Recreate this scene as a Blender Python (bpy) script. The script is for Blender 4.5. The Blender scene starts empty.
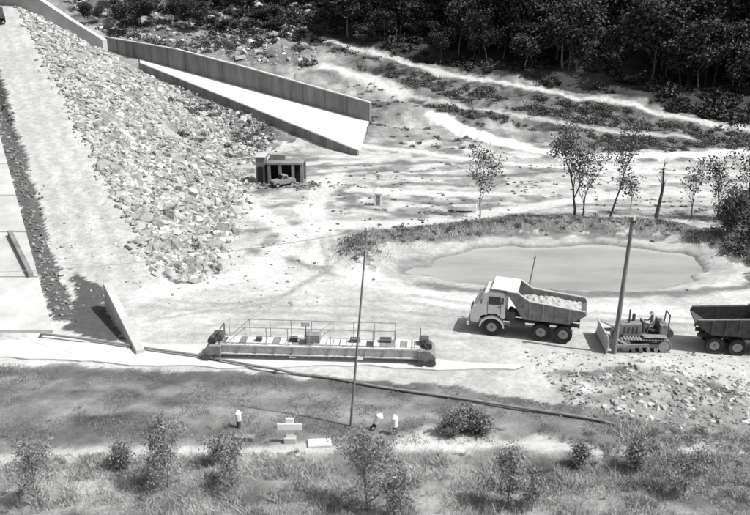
import bpy, math, numpy as np, random, bmesh
from mathutils import Vector, Matrix
rng=np.random.default_rng(7); random.seed(7)
C=bpy.context.scene.collection
# ---------------------------------------------------------------- noise
TB=np.random.default_rng(3).random((256,256))
def vn(x,y):
    xi=np.floor(x).astype(int);yi=np.floor(y).astype(int);fx=x-xi;fy=y-yi
    fx=fx*fx*(3-2*fx);fy=fy*fy*(3-2*fy)
    a=TB[xi%256,yi%256];b=TB[(xi+1)%256,yi%256];c=TB[xi%256,(yi+1)%256];d=TB[(xi+1)%256,(yi+1)%256]
    return (a*(1-fx)+b*fx)*(1-fy)+(c*(1-fx)+d*fx)*fy
def fbm(x,y,s=1.,o=4,off=0.):
    x=np.asarray(x,float);y=np.asarray(y,float)
    v=0;a=.5;t=0
    for i in range(o):
        v=v+a*vn(x/s+off+17.3*i,y/s+off*1.7+9.1*i);t+=a;a*=.5;s*=.5
    return v/t
def sp(t,k):
    t=t/k
    return k*(np.log1p(np.exp(-np.abs(t)))+np.maximum(t,0))
def sst(a,b,v):
    t=np.clip((v-a)/(b-a),0,1);return t*t*(3-2*t)
def pdist(x,y,pts):
    d=np.full(np.shape(x),1e9)
    for (ax,ay),(bx,by) in zip(pts[:-1],pts[1:]):
        vx,vy=bx-ax,by-ay
        t=np.clip(((x-ax)*vx+(y-ay)*vy)/(vx*vx+vy*vy),0,1)
        d=np.minimum(d,np.hypot(x-ax-t*vx,y-ay-t*vy))
    return d
def inpoly(x,y,p):
    r=np.zeros(np.shape(x),bool);n=len(p)
    for i in range(n):
        x1,y1=p[i];x2,y2=p[(i+1)%n]
        c=((y1>y)!=(y2>y))
        xx=(x2-x1)*(y-y1)/((y2-y1) if y2!=y1 else 1e-9)+x1
        r^=c&(x<xx)
    return r
xre=lambda y:-18.2-.534*(y-57.5)
xle=lambda y:-17.1-.516*(y-42)
RIDGE=[(-1,54),(-1.2,58),(4,60.5),(9,62.5),(16,63.5),(23,62.5),(27,58),(28,53)]
def onridge(n,s):
    k=len(RIDGE)-1;t=rng.random(n)*k
    return np.interp(t,range(k+1),[p[0] for p in RIDGE])+rng.normal(0,s,n),np.interp(t,range(k+1),[p[1] for p in RIDGE])+rng.normal(0,s,n)
FL=([-400,-40,-30,-16,-9,10,26,37,47,80,400],[166,162,152,145,139,126,119,114,107,99,93])
PILE=[(8.5,36),(14,37.2),(18,35),(17,31.3),(13,31),(10,33)]
ROADS=[[(-9,138.5),(10,123.5),(26,116.5),(37,111.5),(47,105),(70,99)],[(8,109),(13,102),(20,96),(26,93),(36,94),(60,97)],[(-7,127),(-3,124),(8,114),(24,107),(40,101)]]
CH=[(-37,129),(-.8,107),(-2.0,94),(-35.6,125)]
def pondr(x,y): return ((np.abs((x-12.9)/10.9))**2.3+(np.abs((y-54.2)/5.3))**2.3)+1.1*(fbm(x,y,4.5,4,2)-.5)
def H(x,y,detail=True):
    x=np.asarray(x,float);y=np.asarray(y,float)
    base=.3*sp(y-100,4)+.15*sp(y-165,10)
    zr=.257*sp(y-48.6,1.5)-.257*sp(y-114,1.5)
    zs=.2*sp(y-42,.5)-.2*sp(y-112,1)
    R=zr-(x-xre(y))*.55
    z=np.where(x>xre(y),np.maximum(base,R),np.where(x>xle(y),np.maximum(np.where(y>125,base,0),zr),np.maximum(zs-.1,np.where(y>125,base,0))))
    z=np.where(y>42,z,base)
    z=np.where(y<24,np.maximum(z,16.3-.68*y),z)
    z=z+.8*np.exp(-(pdist(x,y,RIDGE)/1.7)**2)
    z=z-.9*sst(1.25,.55,pondr(x,y))
    if detail:
        slab=(x<xle(y)-.5)&(y>40)&(y<120)
        ramp=(x>xle(y)-.5)&(x<=xre(y))&(y>42)
        rub=(x>xre(y))&(R>base-.05)&(y>44)&(y<130)
        amp=np.where(slab,0.,np.where(ramp,.1,np.where(rub,.1+1.1*sst(0,2.5,x-xre(y)),.2)))
        amp=np.where((y>100)&~slab&~ramp&~rub,1.1,amp)
        amp=np.where((y<42)&(y>35.8)&(x<9),.04,amp)
        amp=np.where(y>150,3.,amp)
        z=z+amp*(fbm(x,y,3.2,5)-.5)
        m=sst(2.8,.2,pdist(x,y,[(10.8,33.7),(14,34.3),(16.5,33)]))
        z=z+m*.95*np.maximum(fbm(x,y,2.2,5,5)-.15,0)
        t=np.sin(y*.55+2*fbm(x,y,14,2)*3)
        rd=np.minimum(np.minimum(pdist(x,y,ROADS[0]),pdist(x,y,ROADS[1])),pdist(x,y,ROADS[2]))
        z=z+np.where((y>104)&(x>-12),.45*t*sst(.5,3,rd),0)
    vx,vy=33.6,-31.;s=np.clip(((x+35.6)*vx+(y-125)*vy)/(vx*vx+vy*vy),0,1)
    d=np.hypot(x+35.6-s*vx,y-125-s*vy);zl=8.3+(0.55-8.3)*s
    z=np.where((d<9)&(y>88)&(y<128),np.maximum(z,zl-.75-.42*np.maximum(d-.3,0)),z)
    z=np.where(inpoly(x,y,CH),np.minimum(z,zl-.5),z)
    return z
def hz(x,y): return float(H(np.array([x]),np.array([y]))[0])
# ---------------------------------------------------------------- materials
def nodes(name):
    m=bpy.data.materials.new(name);m.use_nodes=True
    return m,m.node_tree,m.node_tree.nodes['Principled BSDF']
def mat(name,v,var=.25,scale=3.,rough=.9,bump=.0,metal=0.,island=0.,spec=.2,streak=False):
    m,nt,b=nodes(name);N=nt.nodes;L=nt.links
    tc=N.new('ShaderNodeTexCoord')
    n=N.new('ShaderNodeTexNoise');n.inputs['Scale'].default_value=scale;n.inputs['Detail'].default_value=8;n.inputs['Roughness'].default_value=.65
    src=tc.outputs['Object']
    if streak:
        mp=N.new('ShaderNodeMapping');mp.inputs['Scale'].default_value=(1,1,.18);L.new(src,mp.inputs['Vector']);src=mp.outputs['Vector']
    L.new(src,n.inputs['Vector'])
    mr=N.new('ShaderNodeMapRange');mr.inputs['From Min'].default_value=.25;mr.inputs['From Max'].default_value=.75
    mr.inputs['To Min'].default_value=v*(1-var);mr.inputs['To Max'].default_value=v*(1+var)
    L.new(n.outputs['Fac'],mr.inputs['Value']);o=mr.outputs['Result']
    if island:
        g=N.new('ShaderNodeNewGeometry');r=N.new('ShaderNodeMapRange');r.inputs['To Min'].default_value=1-island;r.inputs['To Max'].default_value=1+island
        L.new(g.outputs['Random Per Island'],r.inputs['Value'])
        mu=N.new('ShaderNodeMath');mu.operation='MULTIPLY';L.new(o,mu.inputs[0]);L.new(r.outputs['Result'],mu.inputs[1]);o=mu.outputs[0]
    c=N.new('ShaderNodeCombineColor')
    for i in range(3):L.new(o,c.inputs[i])
    L.new(c.outputs[0],b.inputs['Base Color'])
    b.inputs['Roughness'].default_value=rough;b.inputs['Metallic'].default_value=metal;b.inputs['Specular IOR Level'].default_value=spec
    if bump:
        bp=N.new('ShaderNodeBump');bp.inputs['Strength'].default_value=bump;bp.inputs['Distance'].default_value=.05
        L.new(n.outputs['Fac'],bp.inputs['Height']);L.new(bp.outputs[0],b.inputs['Normal'])
    return m
M=dict(
 rock=mat('rock',.36,.35,1.5,.95,.5,island=.4), rockd=mat('rock_dark',.19,.3,1.5,.95,.5,island=.5),
 conc=mat('concrete',.56,.16,.8,.85,.2), concw=mat('concrete_weathered',.2,.5,.7,.9,.3,streak=True),
 slab=mat('concrete_slab',.48,.25,.5,.85,.15,island=.14),
 white=mat('white_paint',.8,.12,3,.6,0), cream=mat('cab_paint',.72,.16,2.5,.45,0,spec=.4),
 greyp=mat('body_paint',.22,.45,3,.6,.1), darkp=mat('dark_paint',.08,.45,4,.6,.1), steel=mat('steel',.28,.4,5,.6,.1,spec=.4),
 steelw=mat('pale_steel',.55,.3,5,.6,.1), rub=mat('rubber',.04,.4,6,.85), glass=mat('glass',.03,.1,1,.15,spec=.6),
 hub=mat('wheel_hub',.4,.3,6,.6), wood=mat('timber',.22,.4,4,.9,.4,streak=True), wire=mat('wire',.5,.1,5,.6),
 bark=mat('bark',.09,.4,5,.95,.4), barkl=mat('bark_pale',.2,.4,5,.95,.4),
 leafd=mat('forest_leaves',.065,.6,.12,.8,island=.7,spec=.1), leafm=mat('scrub_leaves',.12,.35,.3,.8,island=.6,spec=.2),
 leafl=mat('shrub_leaves',.22,.25,1,.7,island=.6,spec=.3), grass=mat('grass_blades',.38,.55,.7,.8,island=.6,spec=.1),
 grassd=mat('field_grass',.22,.4,.6,.9,island=.5,spec=.05), load=mat('load_earth',.4,.3,5,.95,.6),
 skin=mat('skin',.3,.1,5,.6), cloth=mat('cloth',.25,.2,8,.9), hat=mat('hat',.5,.1,8,.9), black=mat('opening',.02,.2,2,.95))
# ---------------------------------------------------------------- mesh helpers
def fmesh(name,V,F,mats,mi=None,smooth=False):
    me=bpy.data.meshes.new(name);V=np.asarray(V,np.float32);F=np.asarray(F,np.int32);k=F.shape[1]
    me.vertices.add(len(V));me.vertices.foreach_set('co',V.ravel())
    me.loops.add(F.size);me.loops.foreach_set('vertex_index',F.ravel())
    me.polygons.add(len(F));me.polygons.foreach_set('loop_start',np.arange(len(F),dtype=np.int32)*k)
    for m in (mats if isinstance(mats,list) else [mats]):me.materials.append(m)
    if mi is not None: me.polygons.foreach_set('material_index',np.asarray(mi,np.int32))
    me.update(calc_edges=True)
    me.polygons.foreach_set('use_smooth',np.full(len(F),smooth))
    return me
def obj(name,me,parent=None,loc=(0,0,0),rz=0,sc=1):
    o=bpy.data.objects.new(name,me);C.objects.link(o);o.location=loc;o.rotation_euler=(0,0,rz)
    o.scale=(sc,)*3 if not hasattr(sc,'__len__') else sc
    if parent:o.parent=parent
    return o
def empty(name,loc=(0,0,0),rz=0,sc=1): return obj(name,None,None,loc,rz,sc)
def pmesh(parent,name,V,F,m,bev=0,smooth=False,seg=2):
    me=bpy.data.meshes.new(name);me.from_pydata([tuple(v) for v in V],[],[tuple(f) for f in F]);me.materials.append(m);me.update()
    bm=bmesh.new();bm.from_mesh(me);bmesh.ops.recalc_face_normals(bm,faces=bm.faces);bm.to_mesh(me);bm.free()
    if smooth: me.polygons.foreach_set('use_smooth',[True]*len(me.polygons))
    o=obj(name,me,parent)
    if bev:
        b=o.modifiers.new('b','BEVEL');b.width=bev;b.segments=seg;b.limit_method='ANGLE'
    return o
def box(p,name,c,s,m,bev=.015,ry=0,rz=0):
    h=[x/2 for x in s];V=[(a*h[0],b*h[1],d*h[2]) for a in(-1,1) for b in(-1,1) for d in(-1,1)]
    R=Matrix.Rotation(rz,3,'Z')@Matrix.Rotation(ry,3,'Y')
    V=[tuple(R@Vector(v)+Vector(c)) for v in V]
    return pmesh(p,name,V,[(0,1,3,2),(4,6,7,5),(0,4,5,1),(2,3,7,6),(0,2,6,4),(1,5,7,3)],m,bev)
def prism(p,name,prof,y0,y1,m,bev=.02,smooth=False,seg=2):
    n=len(prof);V=[(x,y0,z) for x,z in prof]+[(x,y1,z) for x,z in prof]
    F=[tuple(range(n)),tuple(range(2*n-1,n-1,-1))]+[(i,(i+1)%n,n+(i+1)%n,n+i) for i in range(n)]
    return pmesh(p,name,V,F,m,bev,smooth,seg)
def frus(segs,k=6):
    V=[];F=[]
    cs=[(math.cos(2*math.pi*i/k),math.sin(2*math.pi*i/k)) for i in range(k)]
    for p0,p1,r0,r1 in segs:
        p0=np.array(p0,float);p1=np.array(p1,float);d=p1-p0;d/=np.linalg.norm(d)+1e-9
        a=np.cross(d,[0,0,1.] if abs(d[2])<.9 else [1.,0,0]);a/=np.linalg.norm(a);b=np.cross(d,a);n=len(V)
        for p,r in((p0,r0),(p1,r1)):
            for c_,s_ in cs:V.append(p+r*(a*c_+b*s_))
        for i in range(k):F.append((n+i,n+(i+1)%k,n+k+(i+1)%k,n+k+i))
    return np.array(V),np.array(F)
def cyl(p,name,p0,p1,r,m,k=12,r1=None):
    V,F=frus([(p0,p1,r,r if r1 is None else r1)],k)
    return pmesh(p,name,V,[tuple(f) for f in F]+[tuple(range(k)),tuple(range(2*k-1,k-1,-1))],m)
def bars(p,name,segs,m,k=5):
    V,F=frus([(a,b,r,r) for a,b,r in segs],k);return obj(name,fmesh(name,V,F,m),p)
def wheel(p,name,c,r,w,rim=.55):
    prof=[(rim*r,-w*.42),(r*.93,-w*.5),(r,-w*.36),(r,w*.36),(r*.93,w*.5),(rim*r,w*.42)]
    k=22;V=[];F=[]
    for i in range(k):
        t=2*math.pi*i/k
        for j,(rr,y) in enumerate(prof):
            q=rr*(1-.03*(i%2)) if j in(2,3) else rr
            V.append((c[0]+q*math.cos(t),c[1]+y,c[2]+q*math.sin(t)))
    n=len(prof)
    for i in range(k):
        for j in range(n-1):
            a=i*n+j;b=((i+1)%k)*n+j;F.append((a,b,b+1,a+1))
    pmesh(p,name+'_tyre',V,F,M['rub'])
    cyl(p,name+'_rim',(c[0],c[1]-w*.3,c[2]),(c[0],c[1]+w*.3,c[2]),rim*r*1.02,M['hub'],16)
    cyl(p,name+'_hub',(c[0],c[1]-w*.48,c[2]),(c[0],c[1]+w*.48,c[2]),r*.17,M['greyp'],10)
# ---------------------------------------------------------------- terrain
def axis(parts):
    a=[]
    for s,e,st in parts:a+=list(np.arange(s,e,st))
    return np.array(a+[parts[-1][1]])
xs=axis([(-700,-160,30),(-160,-66,3),(-66,-30,.35),(-30,34,.2),(34,60,.45),(60,160,3),(160,700,30)])
ys=axis([(-60,14,4),(14,24,.6),(24,60,.2),(60,110,.3),(110,160,.6),(160,260,3),(260,700,22)])
X,Y=np.meshgrid(xs,ys)
Z=H(X,Y)
nx,ny=len(xs),len(ys)
idx=np.arange(nx*ny).reshape(ny,nx)
F=np.stack([idx[:-1,:-1],idx[:-1,1:],idx[1:,1:],idx[1:,:-1]],-1).reshape(-1,4)
jx=X+1.6*(fbm(X,Y,1.8,4,11)-.5)*2;jy=Y+1.6*(fbm(X,Y,1.8,4,31)-.5)*2
lx=X+.7*(fbm(X,Y,1.2,4,11)-.5)*2;ly=Y+.7*(fbm(X,Y,1.2,4,31)-.5)*2
tx=X+.25*(fbm(X,Y,2,2,11)-.5)*2;ty=Y+.25*(fbm(X,Y,2,2,31)-.5)*2
n1=fbm(X,Y,6,5,2);n2=fbm(X,Y,1.1,4,8);n3=fbm(X*.5,Y*2,3,5,44);n5=fbm(X,Y,2.6,5,61)
T=.45+.26*(n1-.5)+.2*(n2-.5)
def put(mask,v): 
    global T
    T=np.where(mask,v,T)
def line(pts,w,v,soft=.5,a=1.,crisp=False):
    global T
    d=pdist(tx,ty,pts) if crisp else pdist(lx,ly,pts);k=sst(w+soft,w-soft*.3,d)*a;T=T*(1-k)+v*k
put((Y>58)&(Y<104)&(X>-22),.42+.42*(n3-.5)+.3*(n2-.5))
k=sst(.54,.66,n5)*((Y>58)&(Y<104)&(X>-22));T=T*(1-k)+k*(.2+.3*(n2-.4))
put((jy>100),.25+.34*(n1-.5)+.3*(n2-.5))
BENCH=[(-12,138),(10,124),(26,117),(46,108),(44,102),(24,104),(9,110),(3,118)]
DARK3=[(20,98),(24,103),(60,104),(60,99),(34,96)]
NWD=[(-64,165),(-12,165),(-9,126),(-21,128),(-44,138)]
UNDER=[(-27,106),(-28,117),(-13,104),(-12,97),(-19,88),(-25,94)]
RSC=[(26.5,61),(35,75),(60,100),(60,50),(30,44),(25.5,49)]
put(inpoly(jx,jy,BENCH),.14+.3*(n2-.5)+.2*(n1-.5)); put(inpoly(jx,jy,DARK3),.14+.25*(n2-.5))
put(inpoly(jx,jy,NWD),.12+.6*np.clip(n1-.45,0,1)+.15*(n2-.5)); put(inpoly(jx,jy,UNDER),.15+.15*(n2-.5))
k=sst(2.5,.3,pdist(lx,ly,[(-8,126),(-2,122),(4,117)]));T=T*(1-k)+.55*k
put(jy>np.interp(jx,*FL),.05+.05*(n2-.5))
line(ROADS[0],.5,.5,.5,.95);line(ROADS[1],1.2,.6,.5);line(ROADS[2],.4,.44,.5,.8)
line([(-6,100),(6,95),(18,88),(40,84)],.6,.58,.5,.8)
# dam
put((X>xle(Y))&(X<xre(Y))&(Y>46)&(Y<118),.45+.16*(n2-.5)+.12*(n1-.5))
rubm=(X>xre(Y)+.2*(n2-.5))&(.257*sp(Y-48.6,1.5)-(X-xre(Y))*.55>H(X,Y,False)-.3)&(Y>50)&(Y<125)&(X<-8)
put(rubm,.29+.4*(n2-.5))
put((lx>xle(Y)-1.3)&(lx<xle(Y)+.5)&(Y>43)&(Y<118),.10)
for o in(1.6,3.2,5.0):
    P=[(xle(y)+o*(1-.003*(y-50)),y) for y in(44,80,115)];line(P,.15,.32,.55,.6)
put(inpoly(lx,ly,[(-19.8,50.5),(-17.2,48.5),(-16.2,45),(-13.5,40.5),(-16.3,41.3),(-17.6,42.5)]),.09)  # shade left of the wing wall, painted into the ground tone
# berm / pond / scrub
put(pdist(jx,jy,RIDGE)<1.9,.17+.22*(n2-.5))
put(inpoly(jx,jy,RSC),.15+.22*(n2-.5))
rr=pondr(X,Y)
put((rr<1.5)&(rr>.5),.38+.2*(n2-.5))
k=sst(1.12,.95,rr);T=T*(1-k)+.2*k
line([(0,50),(7,48.6),(17,47.6),(22,48.5),(26,50)],.35,.13,.5,.85)
line([(2,58),(8,60.3),(16,61),(22,60)],.3,.13,.5,.8)
for P in([(-3,54),(-3.2,59),(-1,62)],[(2,67),(8,68.5),(14,67)],[(-3,75),(3,80),(10,78.5)],[(-3,79),(-2,71),(4,66.5)],[(2,73),(7,71),(12,73)],[(-14,60),(-9,63),(-5,66)],[(-11,70),(-6,72),(-5,76)],[(3,84),(12,83),(22,86)],[(10,70),(20,71),(33,70)],[(2.5,63.5),(9,66),(20,68),(30,66.5)],[(-8,88),(2,90),(14,90)],[(-6,58),(-2,63),(1,65)],[(-12,76),(-8,78),(-2,76),(1,73)],[(-3,52),(-6,55),(-9,57)],[(-8,83),(-2,86),(6,86)],[(-2,60),(1,62.5),(2,64)]):
    line(P,.25,.13,.9,.8)
for P in([(-14.5,47.5),(-8,52),(-6,61),(-10,67.5),(-15,78)],[(-3.4,54.5),(-4,61),(-6,70),(-4,84)],[(-4,55),(1,49.3),(5,46.3),(14,45),(24,43)],[(-5,64),(5,65),(12,69),(25,76)],[(-2,77),(4,76),(9,75)]):
    line(P,.9,.6,.7,.75)
for P in([(-14,46),(-2,45),(5,43.3),(24,41.8)],[(-13,44),(-6,47),(-3,53),(-4,61)],[(-10,42),(0,42.5),(6,41.2)],[(2,47),(8,44.5),(20,43)]):
    for o in(-.75,.75):line([(a_+o*.4,b_+o*.8) for a_,b_ in P],.1,.28,.35,.6,True)
# foreground
FIELD=[(-60,36.5),(-19.5,37.7),(-9,36.7),(3.6,35.2),(10.2,32.6),(12,30.5),(60,31),(60,23),(-60,23)]
put(inpoly(lx,ly,FIELD),.19+.22*(n2-.5)+.16*(n1-.5)+.1*(n3-.5))
put(jy<28.2,.24+.38*(n2-.5)+.35*(n1-.5))
put(inpoly(jx,jy,PILE),.27+.5*(n2-.5)+.5*(n5-.5))
put(inpoly(jx,jy,[(10.5,32.0),(13,30.8),(40,31),(40,26),(9,27)]),.16+.25*(n2-.5))
line([(-60,28.8),(-15,28.8),(-10.3,29.3),(-7.2,29.1),(-1.9,29.4)],.25,.52,.6,.85)
line([(1.1,29.9),(5.4,29.9),(8.5,29.4),(20,29.1),(60,29)],.3,.52,.6,.85)
line([(1.5,30.2),(4.5,30.3)],.5,.54,.6,.9)
line([(-14,33),(-4,32.5),(6,31.5)],.2,.3,.5,.6);line([(-15,35),(-6,34.4),(2,33.4)],.2,.28,.4,.5);line([(-20,36.8),(-8,35.9),(2,34.6)],.35,.09,.5,.75);line([(-18,30.6),(-10,30.8),(-5,30.8)],.3,.1,.6,.6)
T=np.clip(T,.03,.62)
tm,nt,b=nodes('terrain_ground');N=nt.nodes;L=nt.links
at=N.new('ShaderNodeAttribute');at.attribute_name='tone'
tc=N.new('ShaderNodeTexCoord')
a1=N.new('ShaderNodeTexNoise');a1.inputs['Scale'].default_value=2.2;a1.inputs['Detail'].default_value=12;a1.inputs['Roughness'].default_value=.78
L.new(tc.outputs['Object'],a1.inputs['Vector'])
mr=N.new('ShaderNodeMapRange');mr.inputs['From Min'].default_value=.3;mr.inputs['From Max'].default_value=.65;mr.inputs['To Min'].default_value=.7;mr.inputs['To Max'].default_value=1.25
L.new(a1.outputs['Fac'],mr.inputs['Value'])
a2=N.new('ShaderNodeTexNoise');a2.inputs['Scale'].default_value=8;a2.inputs['Detail'].default_value=6;a2.inputs['Roughness'].default_value=.75
L.new(tc.outputs['Object'],a2.inputs['Vector'])
mr2=N.new('ShaderNodeMapRange');mr2.inputs['From Min'].default_value=.34;mr2.inputs['From Max'].default_value=.46;mr2.inputs['To Min'].default_value=.68;mr2.inputs['To Max'].default_value=1.
L.new(a2.outputs['Fac'],mr2.inputs['Value'])
m1=N.new('ShaderNodeMath');m1.operation='MULTIPLY';L.new(mr.outputs[0],m1.inputs[0]);L.new(mr2.outputs[0],m1.inputs[1])
m2=N.new('ShaderNodeMath');m2.operation='MULTIPLY';L.new(m1.outputs[0],m2.inputs[0]);L.new(at.outputs['Fac'],m2.inputs[1])
cc=N.new('ShaderNodeCombineColor')
for i in range(3):L.new(m2.outputs[0],cc.inputs[i])
L.new(cc.outputs[0],b.inputs['Base Color']);b.inputs['Roughness'].default_value=.95;b.inputs['Specular IOR Level'].default_value=.1
bp=N.new('ShaderNodeBump');bp.inputs['Strength'].default_value=.65;bp.inputs['Distance'].default_value=.08
L.new(a1.outputs['Fac'],bp.inputs['Height']);L.new(bp.outputs[0],b.inputs['Normal'])
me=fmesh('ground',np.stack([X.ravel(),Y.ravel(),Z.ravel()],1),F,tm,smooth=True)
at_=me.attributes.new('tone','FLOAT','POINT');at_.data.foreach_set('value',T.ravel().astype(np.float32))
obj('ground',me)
def sheet(name,poly,m,dz=.03):
    top,bot=poly;n=160;V=[];Fs=[]
    for i in range(n+1):
        s=i/n
        def at(pl):
            k=s*(len(pl)-1);j=min(int(k),len(pl)-2);f=k-j
            return (pl[j][0]*(1-f)+pl[j+1][0]*f,pl[j][1]*(1-f)+pl[j+1][1]*f)
        for w_,q in enumerate((at(bot),at(top))):
            j=(float(fbm(np.array([q[0]]),np.array([q[1]+9*w_]),2.5,4,3)[0])-.5)*.9
            V.append((q[0],q[1]+j,.06+dz));V.append((q[0],q[1]+j,-.2))
    for i in range(n):
        a=i*4;b=a+4
        Fs+=[(a,b,b+2,a+2),(a+1,a,a+2,a+3),(a,a+1,b+1,b),(a+2,b+2,b+3,a+3)]
    return pmesh(None,name,V,Fs,m)
sheet('concrete_apron',([(-45,40.6),(-20.6,40.4),(-9.4,39.9),(.3,39.0),(7.6,37.2)],[(-45,38.4),(-19.5,38.1),(-7.4,37.3),(.3,37.1),(7.2,36.9)]),M['conc'])
# pond
a=np.linspace(0,2*math.pi,64,endpoint=False)
wm,nt,b=nodes('pond_water');b.inputs['Roughness'].default_value=.03;b.inputs['Specular IOR Level'].default_value=.9
N=nt.nodes;L=nt.links
tcc=N.new('ShaderNodeTexCoord');mp=N.new('ShaderNodeMapping');mp.inputs['Scale'].default_value=(.1,.35,1);L.new(tcc.outputs['Object'],mp.inputs['Vector'])
nn=N.new('ShaderNodeTexNoise');nn.inputs['Scale'].default_value=1.;nn.inputs['Detail'].default_value=3;L.new(mp.outputs[0],nn.inputs['Vector'])
r_=N.new('ShaderNodeMapRange');r_.inputs['From Min'].default_value=.35;r_.inputs['From Max'].default_value=.65;r_.inputs['To Min'].default_value=.3;r_.inputs['To Max'].default_value=.42;L.new(nn.outputs['Fac'],r_.inputs['Value'])
c_=N.new('ShaderNodeCombineColor')
for i in range(3):L.new(r_.outputs[0],c_.inputs[i])
L.new(c_.outputs[0],b.inputs['Base Color'])
n4=N.new('ShaderNodeTexNoise');n4.inputs['Scale'].default_value=3;L.new(tcc.outputs['Object'],n4.inputs['Vector'])
bb=N.new('ShaderNodeBump');bb.inputs['Strength'].default_value=.05;bb.inputs['Distance'].default_value=.03;L.new(n4.outputs['Fac'],bb.inputs['Height']);L.new(bb.outputs[0],b.inputs['Normal'])
pmesh(None,'pond_water',[(12.9+14.2*math.cos(t),54.2+7.4*math.sin(t),-.34) for t in a],[tuple(range(64))],wm)
# ---------------------------------------------------------------- rocks
def rocks(name,P,S,m,flat=.7):
    ph=(1+5**.5)/2
    ic=np.array([(-1,ph,0),(1,ph,0),(-1,-ph,0),(1,-ph,0),(0,-1,ph),(0,1,ph),(0,-1,-ph),(0,1,-ph),(ph,0,-1),(ph,0,1),(-ph,0,-1),(-ph,0,1)])/1.9
    fc=np.array([(0,11,5),(0,5,1),(0,1,7),(0,7,10),(0,10,11),(1,5,9),(5,11,4),(11,10,2),(10,7,6),(7,1,8),(3,9,4),(3,4,2),(3,2,6),(3,6,8),(3,8,9),(4,9,5),(2,4,11),(6,2,10),(8,6,7),(9,8,1)])
    n=len(P);V=ic[None]+rng.normal(0,.22,(n,12,3))
    V*=rng.uniform(.55,1.25,(n,1,3));q=rng.normal(size=(n,3,3));Q,_=np.linalg.qr(q)
    V=np.einsum('nij,nkj->nki',Q,V);V[:,:,2]*=flat
    V=V*S[:,None,None]*.5+P[:,None,:]
    Fs=(fc[None]+12*np.arange(n)[:,None,None]).reshape(-1,3)
    return obj(name,fmesh(name,V.reshape(-1,3),Fs,m))
def place(x,y,dz=0): return np.stack([x,y,H(x,y)+dz],1)
def inp(poly,n):
    p=np.array(poly);lo=p.min(0);hi=p.max(0);X_=rng.uniform(lo[0],hi[0],n*4);Y_=rng.uniform(lo[1],hi[1],n*4);k=inpoly(X_,Y_,poly)
    return X_[k][:n],Y_[k][:n]
n=27000;y=50+69*rng.random(n)**.9;wd=(.257*(y-48.6)/.55)+1.5
u=rng.random(n);x=xre(y)+u*wd*1.1+rng.normal(0,.6,n)
k=fbm(x,y,2.5,3,77)>.34;x,y,u=x[k],y[k],u[k];n=len(x)
s=.08+.85*rng.random(n)**8+.12*rng.random(n)+.5*(rng.random(n)**4)*(fbm(x,y,5,2,5)>.5)
rocks('rockfill_rubble',place(x,y,-.02),s,M['rock'],.85)
x,y=x[::4]+.2,y[::4]+.3;rocks('rockfill_dark_stones',place(x,y,.02),.1+.5*rng.random(len(x))**4,M['rockd'],.85)
y=np.linspace(51,115,230)+rng.normal(0,.1,230);x=xre(y)+rng.normal(0,.18,230);rocks('rockfill_edge_stones',place(x,y,.05),rng.uniform(.25,.65,230),M['rock'])
y=rng.uniform(43,112,1100);x=xle(y)-.4+rng.normal(0,.5,1100);rocks('shoulder_stones',place(x,y,.02),rng.uniform(.06,.35,1100),M['rockd'])
x,y=inp([(8.8,36.3),(14,37.4),(18.4,35.5),(18.8,31.5),(13,30.7),(9.5,32.6)],2300);k=fbm(x,y,1.5,3,9)>.42;x,y=x[k],y[k];rocks('spoil_heap_rocks',place(x,y,-.01),.04+.42*rng.random(len(x))**6,M['rock'],.7)
x,y=inp([(8.5,36.6),(14,38),(18.4,36),(19.5,31.5),(13,30.4),(9,32)],1500);k=fbm(x,y,1.5,3,9)<.55;x,y=x[k],y[k];rocks('spoil_heap_dark_stones',place(x,y,.0),.04+.3*rng.random(len(x))**4,M['rockd'],.7)
x,y=inp([(8,39),(20,39),(24,32),(17,29.5),(9,31)],1500);rocks('scattered_stones',place(x,y,0),.04+.18*rng.random(len(x))**3,M['rockd'])
x,y=inp(NWD,1500);rocks('quarry_rocks',place(x,y,0),.3+1.4*rng.random(len(x))**3,M['rock'])
x,y=inp([(-24,45),(-3,45),(-4,60),(-10,100),(-25,100)],4500);rocks('floor_stones',place(x,y,0),.04+.26*rng.random(len(x))**6,M['rock'])
x,y=inp([(-8,82),(-18,90),(-14,62),(-6,50),(20,46),(30,70),(20,90),(4,90)],2600);k=fbm(x,y,3,3,3)>.54;k&=pondr(x,y)>1.4;x,y=x[k],y[k];rocks('floor_debris',place(x,y,0),.05+.42*rng.random(len(x))**6,M['rockd'])
# ---------------------------------------------------------------- dam slab panels
V=[];Fs=[]
zs=lambda y:float(.2*sp(np.array(y-42.),.5)-.2*sp(np.array(y-112.),1))
for j in range(12):
    y0=41.6+j*6;y1=y0+5.9
    for i in range(9):
        a0=1.25+i*3.3;a1=a0+3.2;n=len(V);sub=3
        for k in range(sub+1):
            yy=y0+(y1-y0)*k/sub;zz=zs(yy)+.16+.03*((i*7+j*3)%3)
            for a_ in(a0,a1):V+= [(xle(yy)-a_,yy,zz),(xle(yy)-a_,yy,zz-.4)]
        for k in range(sub):
            b0=n+k*4;b1=b0+4
            Fs+=[(b0,b0+2,b1+2,b1),(b0,b1,b1+1,b0+1),(b0+2,b0+3,b1+3,b1+2)]
        Fs+=[(n,n+1,n+3,n+2),(n+sub*4,n+sub*4+2,n+sub*4+3,n+sub*4+1)]
pmesh(None,'concrete_dam_face',V,Fs,M['slab'])
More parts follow.
